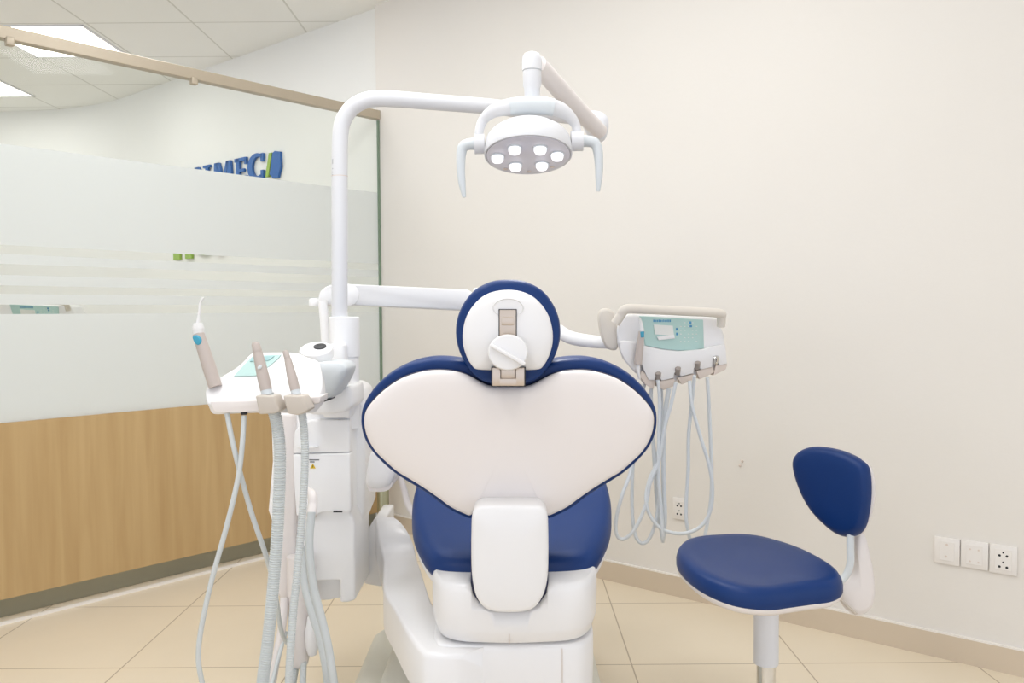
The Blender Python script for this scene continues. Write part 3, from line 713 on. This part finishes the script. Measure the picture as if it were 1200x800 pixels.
suction('suction_handpiece', 'larger taupe suction handpiece, left of the two upright in the tray holders', P(312, 457, 1.925), P(302, 413, 1.94), P(299, 401, 1.945), [M(6.9, Yh), M(7.2, Yh), M(6.4, Yh), M(5.6, Yh)],
        [P(314, 462, 1.92), P(320, 478, 1.92), P(325, 500, 1.93), P(328, 530, 1.93), P(327, 580, 1.93), P(324, 640, 1.93), P(318, 710, 1.93), P(313, 760, 1.93), P(308, 800, 1.94), P(308, 850, 2.0), P(330, 860, 2.2), P(345, 780, 2.38)], M(7.4, Yh), True)
suction('saliva_ejector', 'slimmer taupe saliva ejector handpiece, right of the two upright in the tray holders', P(346, 457, 1.925), P(337, 420, 1.94), P(334, 411, 1.945), [M(5.8, Yh), M(6.0, Yh), M(4.8, Yh), M(4.0, Yh)],
        [P(347, 462, 1.92), P(352, 478, 1.92), P(355.5, 495, 1.93), P(357.5, 530, 1.93), P(356, 575, 1.93), P(353, 620, 1.93), P(348, 675, 1.93), P(343, 725, 1.93), P(338.5, 800, 1.94), P(340, 850, 2.0), P(352, 850, 2.2), P(356, 770, 2.38)], M(4.9, Yh), False)
# drain hoses with their elbow
hs = bmesh.new()
tube('hose_elbow', [P(361, 575, 2.26), P(366, 580, 2.2), P(366.5, 592, 2.18), P(365, 604, 2.16)], [.012, .0125, .0125, .0135], MWS, tw, seg=16)
tube('drain_hose', [P(365, 600, 2.15), P(362.5, 640, 2.12), P(367, 685, 2.1), P(377, 725, 2.08), P(385, 760, 2.06), P(392, 805, 2.05), P(400, 860, 2.1)], M(4.9, 2.1), MHS, tw, seg=16)
tube('drain_hose', [P(353, 640, 2.24), P(357, 685, 2.2), P(366, 720, 2.17), P(376, 752, 2.15), P(384, 800, 2.12), P(388, 860, 2.15)], M(4.6, 2.15), MHS, tw, seg=16)

# ------------------------------------------------------------------ operating lamp on its pole
YL = 2.22
lamp = thing('operating_lamp', 'white oval operating lamp with six lit lenses on a curved pole', 'lamp', P(398.5, 371, 2.46))
tube('pole', [P(398, 374, 2.46), P(398, 300, 2.46), P(398, 200, 2.46), P(398.5, 165, 2.46), P(401, 145, 2.46), P(409, 130, 2.46), P(421, 120.5, 2.46), P(437, 116, 2.465), P(460, 116, 2.47), P(500, 119, 2.5), P(590, 126.5, 2.58), P(695, 140, 2.68)], M(9.3, 2.46), MWM, lamp, seg=24)
lathe('pole_seam', [(M(9.45, 2.46), 0), (M(9.45, 2.46), .002)], P(398, 207, 2.46), MBE, lamp)
lb3 = bmesh.new()
for y, h in ((186, 6), (197, 1), (201, 1.2), (204, 1.2)):
    a_prism(lb3, px_out([(389.4, y), (392.6, y), (392.6, y + h), (389.4, y + h)], 2.442, 1, False), (0, .004, 0))
link('pole_label', lb3, mat('label_grey', (168, 168, 170), .6), lamp)
kn_o = px_out([(684, 134), (690, 128.5), (703, 129), (712, 135), (714, 146), (711, 160), (704, 164), (694, 160), (686, 148)], 2.66, 4)
puff('arm_knuckle', kn_o, sum(kn_o, Vector()) / len(kn_o), (0, -1, 0), [(0, -.07), (.7, -.07), (.95, -.055), (1, -.035), (1, -.015), (.9, -.003), (.5, .004), (0, .006)], MWM, lamp)
tube('spring_arm', [P(630, 76, 2.25), P(648, 96, 2.33), P(675, 126, 2.47), P(703, 154, 2.62)], [M(11, 2.25), M(11, 2.33), M(10.5, 2.47), M(9, 2.6)], MWS, lamp, seg=20, flat=1)
lathe('arm_pin', [(.004, 0), (.004, .003), (.002, .004)], P(640.5, 87, 2.272), MDK, lamp, axis=(0, -1, 0), seg=10)
p0 = P(623.5, 83, YL); p1 = P(623.5, 61, YL); p2 = P(623.5, 118, YL)
r1 = M(11.6, YL)
lathe('yoke_cap', [(r1, 0), (r1 * 1.0, (p1.z - p0.z) * .55), (r1 * .93, (p1.z - p0.z) * .75), (r1 * .75, (p1.z - p0.z) * .9), (r1 * .4, (p1.z - p0.z) * .99), (0, p1.z - p0.z)], p0, MWM, lamp)
lathe('yoke_stem', [(r1 * .76, p2.z - p0.z), (r1 * .8, (p2.z - p0.z) * .6), (r1 * .92, (p2.z - p0.z) * .5), (r1 * .93, -.0015)], p0, MWM, lamp)
lathe('cap_seam', [(r1 * .9, -.0015), (r1 * .9, .0)], p0, MGR, lamp)
yk = [P(562.5, 168, YL), P(561.5, 155, YL), P(566, 141, YL), P(577, 131, YL - .01), P(592, 126, YL - .02), P(608, 124, YL - .03), P(624, 123.5, YL - .03), P(640, 124.5, YL - .03), P(655, 128, YL - .02), P(667, 136, YL - .01), P(675, 148, YL), P(676.5, 165, YL)]
tube('yoke', yk, [M(5.5, YL), M(5.2, YL), M(5.6, YL), M(7.5, YL), M(9.2, YL), M(9.6, YL), M(9.7, YL), M(9.6, YL), M(9.0, YL), M(6.8, YL), M(5.2, YL), M(5.5, YL)], MWM, lamp, seg=20)
tube('yoke_grip', [P(598, 125, YL - .031), P(611, 123.8, YL - .033), P(624, 123.5, YL - .033), P(637, 124, YL - .033), P(649, 126, YL - .031)], [M(9.7, YL), M(10.3, YL), M(10.4, YL), M(10.3, YL), M(9.7, YL)], MGR, lamp, seg=20)
for a, b in (((556, 169), (568, 168.5)), ((669, 165.5), (683, 165))):
    tube('pivot_collar', [P(*a, YL), P(*b, YL)], M(11.5, YL), MWM, lamp, seg=24)
tube('lamp_handle', [P(558, 168.5, YL), P(549, 169, YL), P(543, 172, YL), P(540.5, 180, YL), P(540, 197, YL), P(541.5, 215, YL), P(544, 231, YL)], [M(7, YL), M(6.6, YL), M(6.4, YL), M(5.8, YL), M(5, YL), M(4.2, YL), M(2.2, YL)], MGR, lamp, seg=16)
tube('lamp_handle', [P(680, 165, YL), P(690, 165.5, YL), P(697, 168, YL), P(700.5, 176, YL), P(702, 192, YL), P(701.8, 208, YL), P(701, 224, YL)], [M(7, YL), M(6.6, YL), M(6.4, YL), M(5.8, YL), M(5, YL), M(4.2, YL), M(2.2, YL)], MGR, lamp, seg=16)
hn = Vector((0, -math.sin(R(14)), -math.cos(R(14))))      # light comes out along hn
hx = Vector((1, 0, 0)); hy = hn.cross(hx).normalized()
hc = P(619, 182, YL)
RX, RY = M(51, YL), .125
seg_n = 48
def ell(a, s, off): return hc + hx * RX * s * math.cos(a) + hy * RY * s * math.sin(a) + hn * off
def ellrings(bm, prof, n=seg_n):
    L_ = []
    for s, o in prof:
        L_.append([bm.verts.new(hc + hn * o)] if s < 1e-6 else [bm.verts.new(ell(2 * math.pi * k / n, s, o)) for k in range(n)])
    for a, b in zip(L_, L_[1:]):
        for k in range(n):
            k2 = (k + 1) % n
            if len(a) == 1: bm.faces.new((a[0], b[k2], b[k]))
            elif len(b) == 1: bm.faces.new((a[k], a[k2], b[0]))
            else: bm.faces.new((a[k], a[k2], b[k2], b[k]))
hb2 = bmesh.new(); ellrings(hb2, [(0, -.085), (.4, -.083), (.7, -.074), (.88, -.058), (.96, -.045), (1.0, -.025), (1.01, -.005), (1.0, .001), (.965, .001), (.955, -.004), (0, -.004)])
head = link('lamp_head', hb2, MWM, lamp, ang=50)
hf = bmesh.new(); ellrings(hf, [(0, -.003), (.952, -.003), (.952, .002), (.9, .004), (0, .005)])
link('lens_cover', hf, MLH, head, label='grey transparent lens cover')
for x, y in ((583, 181), (603, 171), (604, 191), (633, 171), (635, 190), (653, 178.5)):
    c = Ppl(x, y, hc, hn)
    lm = lathe('lens', [(.0165, .0), (.0165, .012), (.013, .018), (0, .021)], c + hn * .003, MLED, head, axis=hn, seg=20)
    lathe('lens_ring', [(.0195, 0), (.0195, .005), (.0165, .005)], c + hn * .003, MGR, lm, axis=hn, seg=20)
for x, y in ((592.5, 196), (620, 199), (647, 193.5)):
    c = Ppl(x, y, hc, hn)
    lathe('cover_clip', [(.004, 0), (.004, .003), (0, .003)], c + hn * .004, MBE, head, axis=hn, seg=10, sc=(1.6, 1), uref=(1, 0, 0))
ll = bpy.data.lights.new('lamp_beam', 'AREA'); ll.shape = 'ELLIPSE'; ll.size = .2; ll.size_y = .18; ll.energy = 1.2; ll.spread = R(90)
lo = bpy.data.objects.new('lamp_beam', ll); COL.objects.link(lo)
lo.parent = lamp; lo.location = hc + hn * .03 - root_loc(lamp); lo.rotation_euler = hn.to_track_quat('-Z', 'Y').to_euler()

# ------------------------------------------------------------------ delivery unit (right)
YD = lambda x, y: 2.46 + (x - 722) / 128 * .14
du = thing('delivery_unit', 'white dentist delivery console with teal keypad hanging right of the chair', 'delivery unit', P(785, 430, 2.55))
bo = [(722, 383), (734, 368), (790, 369), (841, 372), (848, 392), (851, 412), (850, 430), (836, 436), (815, 441), (790, 448), (772, 450), (757, 446), (744, 437), (729, 420), (723, 402)]
bpts = px_out(bo, lambda x, y: YD(x, y) + .02, 1, False)
du_b = bmesh.new(); a_prism(du_b, bpts, (.02, .10, 0), .01, 4)
link('console_body', du_b, MW, du)
# handle bar
tube('handle_bar', [P(721, 379, YD(721, 0) - .01), P(727, 370, YD(727, 0) - .02), P(734, 362, YD(734, 0) - .03), P(760, 362.5, YD(760, 0) - .03), P(800, 364.5, YD(800, 0) - .03), P(842, 367, YD(842, 0) - .03), P(845, 372, YD(845, 0) - .02), P(845, 382, YD(845, 0) - .01)], M(5.4, 2.5), MHN, du, seg=16)
jo = px_out([(703, 366), (710, 361), (720, 366), (723, 380), (725, 400), (722, 410), (712, 408), (706, 395), (703, 380)], 2.5, 3)
puff('arm_mount', jo, sum(jo, Vector()) / len(jo), (0, -1, 0), [(0, -.06), (.9, -.06), (1, -.05), (1, -.004), (.96, .001), (.85, .003), (0, .004)], MHN, du)
# raised side cheek with holder for the syringe
ck = px_out([(726, 400), (731, 399), (746, 400), (748, 420), (750, 436), (742, 434), (732, 422), (727, 412)], lambda x, y: YD(x, y) - .002, 1, False)
prism('side_pocket', ck, (0, .03, 0), MW, du, bevel=.005)
kp = px_out([(749.5, 370), (824, 374.5), (825, 408), (812, 410), (795, 410.5), (775, 408.5), (756, 404.5), (754, 390)], lambda x, y: YD(x, y) + .014, 1, False)
pad = prism('keypad', kp, (0, .012, 0), MTE, du, bevel=.001, seg=1)
lc_ = px_out([(766, 380), (788.5, 381.5), (790, 393.5), (767.5, 391.5)], lambda x, y: YD(x, y) + .011, 1, False)
prism('display', lc_, (0, .01, 0), MLC, pad)
prism('display_lip', px_out([(770, 394.5), (790.5, 392.5), (791, 396.5), (772, 398.5)], lambda x, y: YD(x, y) + .006, 1, False), (0, .012, 0), MW, pad, bevel=.0015)
kk = bmesh.new()
def tick(bm, x0, y0, x1, y1, d=.0128): a_prism(bm, px_out([(x0, y0), (x1, y0 + (x1 - x0) * .05), (x1, y1 + (x1 - x0) * .05), (x0, y1)], lambda x, y: YD(x, y) + d, 1, False), (0, .004, 0))
random.seed(5); x = 765.5
while x < 786.5:
    w = random.choice((.9, 1.3, 1.6)); tick(kk, x, 374.3 + random.random() * .4, x + w, 377.1); x += w + .55
for a in ((792, 384, 794.3, 387), (792.3, 389.5, 794.6, 392.6), (807.3, 376.3, 810.3, 379.3), (808.3, 380.8, 811, 383.2)): tick(kk, *a)
link('keypad_print', kk, MLB, pad)
kk = bmesh.new()
for i in range(5):
    for j in range(6):
        if (i * 7 + j * 3) % 4 == 0: continue
        x = 797 + i * 4.6; y = 377.5 + j * 4.4; tick(kk, x, y, x + 1.7, y + .9, .0132)
link('keypad_symbols', kk, MLC, pad)
# apron: five lobes with four instrument notches between them
apt = [(751, 404), (775, 409.5), (795, 411.5), (825, 409), (834, 406), (850, 403.5), (852, 426), (843, 428), (840.5, 421), (835.5, 420), (834.5, 430), (821, 433), (819, 428), (815, 427), (813, 434), (812, 437.5), (798, 441), (796, 436), (792.5, 434), (790, 438), (789, 443), (775, 446), (773.5, 441), (769, 440), (767, 445.5), (760, 445), (754, 432), (750.5, 420)]
ap_ = px_out(apt, lambda x, y: YD(x, y) - .006, 1, False)
prism('apron', ap_, (0, .05, 0), MW, du, bevel=.0025, seg=2)
for o_ in ([(752, 434), (768, 445), (766, 456), (757, 451), (750, 441)], [(771, 446.5), (790, 443.5), (792, 451), (778, 457), (770, 453)], [(794, 442.5), (813, 438), (814, 444), (799, 450.5)], [(816, 434), (836, 430), (837, 436), (820, 444.5)], [(839, 427.5), (853, 426.5), (850, 433), (836, 440)]):
    prism('instrument_rest', px_out(o_, lambda x, y: YD(x, y) + .0, 1, False), (0, .06, 0), MBE, du, bevel=.002, seg=2)
for x, y in ((771, 440.5), (794, 434.5), (817, 428), (839, 421.5)):
    c = P(x, y, YD(x, y) - .004)
    lathe('hose_coupling', [(.0085, -.012), (.0095, 0), (.0095, .012), (.005, .014), (0, .014)], c, MCP if x != 839 else MCH, du, axis=(0, -.6, 1), seg=14)
Yq = 2.5
def dh(pts, r=.0058, label=None):
    tube('hose', [P(x, y, Yq + d) for x, y, d in pts], r, MHW, du, seg=10)
dh([(771, 445, 0), (773, 470, 0), (772, 510, 0), (772, 560, 0), (775, 600, 0), (777, 631, .0), (776, 628, .03), (770, 590, .05), (766, 530, .06), (762, 460, .07)])
dh([(784, 455, .03), (780, 480, .03), (777.5, 520, .02), (778, 570, .02), (779, 605, .02), (777, 630, .03)], .0075)
dh([(792, 448, 0), (786, 475, 0), (779, 500, .0), (772, 540, .0), (762, 565, .0), (757, 590, .0), (745, 618, .0), (732, 631, .0), (723, 627, .0), (722, 608, .0), (729, 580, .0), (740, 548, .02), (745, 500, .05), (755, 450, .06)])
dh([(763, 455, .04), (764, 500, .04), (768, 540, .04), (772, 580, .03), (768, 612, .02), (760, 632, .02), (751, 636, .02), (744, 625, .03), (741, 600, .04), (741, 560, .05), (745, 500, .06), (750, 450, .07)])
dh([(808, 446, .01), (811, 475, 0), (821, 512, 0), (831, 545, 0), (835, 575, 0), (831, 602, 0), (818, 619, 0), (798, 625, 0), (776, 620, 0), (762, 604, 0), (757, 585, 0), (761, 562, .02), (769, 542, .04), (775, 500, .06), (775, 452, .07)])
dh([(814, 440, 0), (811, 470, .02), (807, 510, .02), (806.5, 550, .02), (804, 590, .02), (805, 615, .02), (812, 640, .03), (822, 640, .04), (829, 612, .05), (834, 570, .06), (832, 500, .07), (829, 442, .05)])
ds = thing('air_water_syringe', 'taupe syringe with teal button hanging on the left of the delivery console', 'syringe', P(749, 428, 2.47))
a, b = P(747.5, 427, 2.465), P(752, 388, 2.47)
tube('handle', [a, seg_(a, b, .5), b], [M(4.6, 2.47), M(4.4, 2.47), M(3.6, 2.47)], MTA, ds, seg=16)
tube('nozzle', [b, P(751, 379, 2.47), P(749.5, 372, 2.475)], [M(3.3, 2.47), M(2.2, 2.47), M(1.2, 2.47)], MHD, ds, seg=12)
prism('button', px_out([(750.5, 388.5), (755, 388), (755, 395), (751, 395.5)], 2.457, 1, False), (0, .012, 0), MTB, ds, bevel=.001, seg=2)
tube('hose_tail', [a, P(748, 435, 2.465), P(749, 444, 2.47)], [M(2.6, 2.47), M(2.2, 2.47), M(1.6, 2.47)], MW, ds, seg=12)

# second delivery unit in the next room: copy of thing and parts
d2 = du.copy(); COL.objects.link(d2)
tgt = P(9, 357, 4.35); src = P(750, 371, 2.49)
off = tgt - src
d2.location = du.location + off
d2['label'] = 'second delivery console glimpsed through a clear strip in the frosted glass, left edge'
for ch in [c for c in bpy.data.objects if c.parent == du]:
    c = ch.copy(); COL.objects.link(c); c.parent = d2
    for g in [g for g in bpy.data.objects if g.parent == ch]:
        d = g.copy(); COL.objects.link(d); d.parent = c

# ------------------------------------------------------------------ stool
st = thing('dentist_stool', 'blue saddle-shaped stool with small backrest on a white column', 'stool', P(897, 800, 2.2))
st.location.z = 0; ROOTS[st.name] = Vector(st.location)
ZS = .575
sp_ = [(792.5, 651), (797, 638), (815, 628), (850, 622), (885, 623.5), (915, 631), (945, 643), (970, 657), (984, 668), (988, 677), (978, 683), (955, 686), (925, 690), (895, 694), (865, 693), (840, 687), (818, 677), (801, 664)]
q = catmull([Vector((x, y, 0)) for x, y in sp_], 4, True)
so_ = [Pz(v.x, v.y + 4, ZS) for v in q]
sc0 = Vector((sum(p.x for p in so_) / len(so_), sum(p.y for p in so_) / len(so_), ZS))
def stool_rings(rings, m, name, dome=True):
    bm = bmesh.new(); L_ = []
    for s, o in rings:
        ring = []
        for p in so_:
            v = sc0 + (p - sc0) * s + Vector((0, 0, o))
            if dome: v.z += .010 * max(0, (v.x - .75)) / .15 * s if v.x > .75 else .018 * max(0, (.62 - v.x)) / .2 * s
            ring.append(bm.verts.new(v))
        L_.append(ring)
    n = len(so_)
    for a, b in zip(L_, L_[1:]):
        for k in range(n): bm.faces.new((a[k], a[(k + 1) % n], b[(k + 1) % n], b[k]))
    for Lr in (L_[0], L_[-1]):
        c = bm.verts.new(sum((v.co for v in Lr), Vector()) / n)
        for k in range(n): bm.faces.new((Lr[k], Lr[(k + 1) % n], c))
    return link(name, bm, m, st, ang=60)
stool_rings([(.3, .004), (.6, .006), (.8, .010), (.9, .010), (.955, .005), (.985, -.005), (1.0, -.018), (1.0, -.032), (.985, -.04), (.9, -.042)], MBL, 'seat_cushion')
stool_rings([(.95, -.038), (.99, -.038), (.985, -.046), (.93, -.055), (.7, -.062), (.3, -.065)], MWS, 'seat_pan')
cl = P(898, 712, 2.2)
cx_, cy_ = cl.x, 2.2
lathe('column', [(M(14.2, 2.2), .268), (M(14.4, 2.2), .272), (M(14.4, 2.2), .525)], (cx_, cy_, 0), MWM, st)
zc_ = P(898, 785, 2.2).z
lathe('gas_lift', [(M(11, 2.2), .10), (M(11, 2.2), .36)], (cx_, cy_, 0), MCH, st)
bs = bmesh.new()
a_lathe(bs, [(.045, .075), (.045, .13), (.035, .14), (0, .14)], (cx_, cy_, 0))
for k in range(5):
    a = R(20 + 72 * k); d = Vector((math.cos(a), math.sin(a), 0))
    a_tube(bs, [Vector((cx_, cy_, .11)), Vector((cx_, cy_, .1)) + d * .14, Vector((cx_, cy_, .07)) + d * .26], [.02, .017, .013], seg=12)
link('star_base', bs, MCH, st)
for k in range(5):
    a = R(20 + 72 * k); d = Vector((math.cos(a), math.sin(a), 0)); c = Vector((cx_, cy_, .028)) + d * .26
    sd = Vector((-d.y, d.x, 0)); cb_ = bmesh.new()
    a_lathe(cb_, [(.02, -.02), (.028, -.016), (.028, -.004), (.02, -.003), (.02, .003), (.028, .004), (.028, .016), (.02, .02)], c, sd, seg=24)
    a_tube(cb_, [c + Vector((0, 0, .0)), c + Vector((0, 0, .045))], .006, seg=10)
    link('caster', cb_, MDK, st)
YK = lambda x, y: 2.32 - (x - 930) / 95 * .20
bo_ = [(930.5, 545), (935, 531), (950, 523.5), (970, 524), (990, 529), (1010, 539), (1019, 549), (1021.5, 570), (1020, 595), (1015, 616), (1007, 626), (995, 629), (981, 625), (965, 612), (950, 595), (938, 572)]
bo3 = px_out(bo_, YK, 4); bc_ = P(982, 573, YK(982, 0))
BN = Vector((-.72, -.68, .1)).normalized()
bs_ = [(930.5, 545), (935, 531), (950, 523.5), (970, 524), (990, 529), (1012, 539), (1022, 549), (1026, 570), (1024, 595), (1017, 616), (1009, 626), (995, 629), (981, 625), (965, 612), (950, 595), (938, 572)]
bo4 = px_out(bs_, lambda x, y: YK(x, y) + .01, 4)
puff('backrest_cushion', bo3, bc_, BN, [(0, -.02), (.95, -.02), (.99, -.015), (1, -.004), (.995, .006), (.97, .017), (.91, .026), (.82, .030), (.5, .031), (0, .031)], MBL, st)
puff('backrest_shell', bo4, bc_ - BN * .012, BN, [(0, -.03), (.5, -.028), (.8, -.022), (.93, -.012), (1.0, -.001), (1.0, .006), (.96, .008), (0, .008)], MWS, st)
Yp = 2.17
tube('backrest_post', [P(996.5, 600, Yp), P(996.5, 640, Yp), P(996, 662, Yp), P(988, 678, Yp), P(970, 690, Yp)], .0135, MGR, st, seg=16, flat=.7)
tm = px_out([(1006, 622), (1014, 626), (1019, 645), (1024, 670), (1025.5, 695), (1021, 713), (1010, 721), (998, 719), (989, 708), (985, 694), (990, 684), (1001, 672), (1004, 655), (1003, 640)], Yp + .03, 4)
puff('tilt_cover', tm, P(1007, 690, Yp + .03), (0, -1, 0), [(0, -.04), (.9, -.04), (1, -.03), (1, -.006), (.94, .004), (.7, .010), (0, .013)], MWS, st)
lathe('tilt_screw', [(.004, 0), (.004, .004), (0, .005)], P(981.5, 698, Yp - .03), MDK, st, axis=(0, -1, 0), seg=10)
tube('tilt_spring', [P(981, 697, Yp - .01), P(991, 708, Yp - .005), P(1003, 719, Yp)], .004, MHB, st, seg=10)
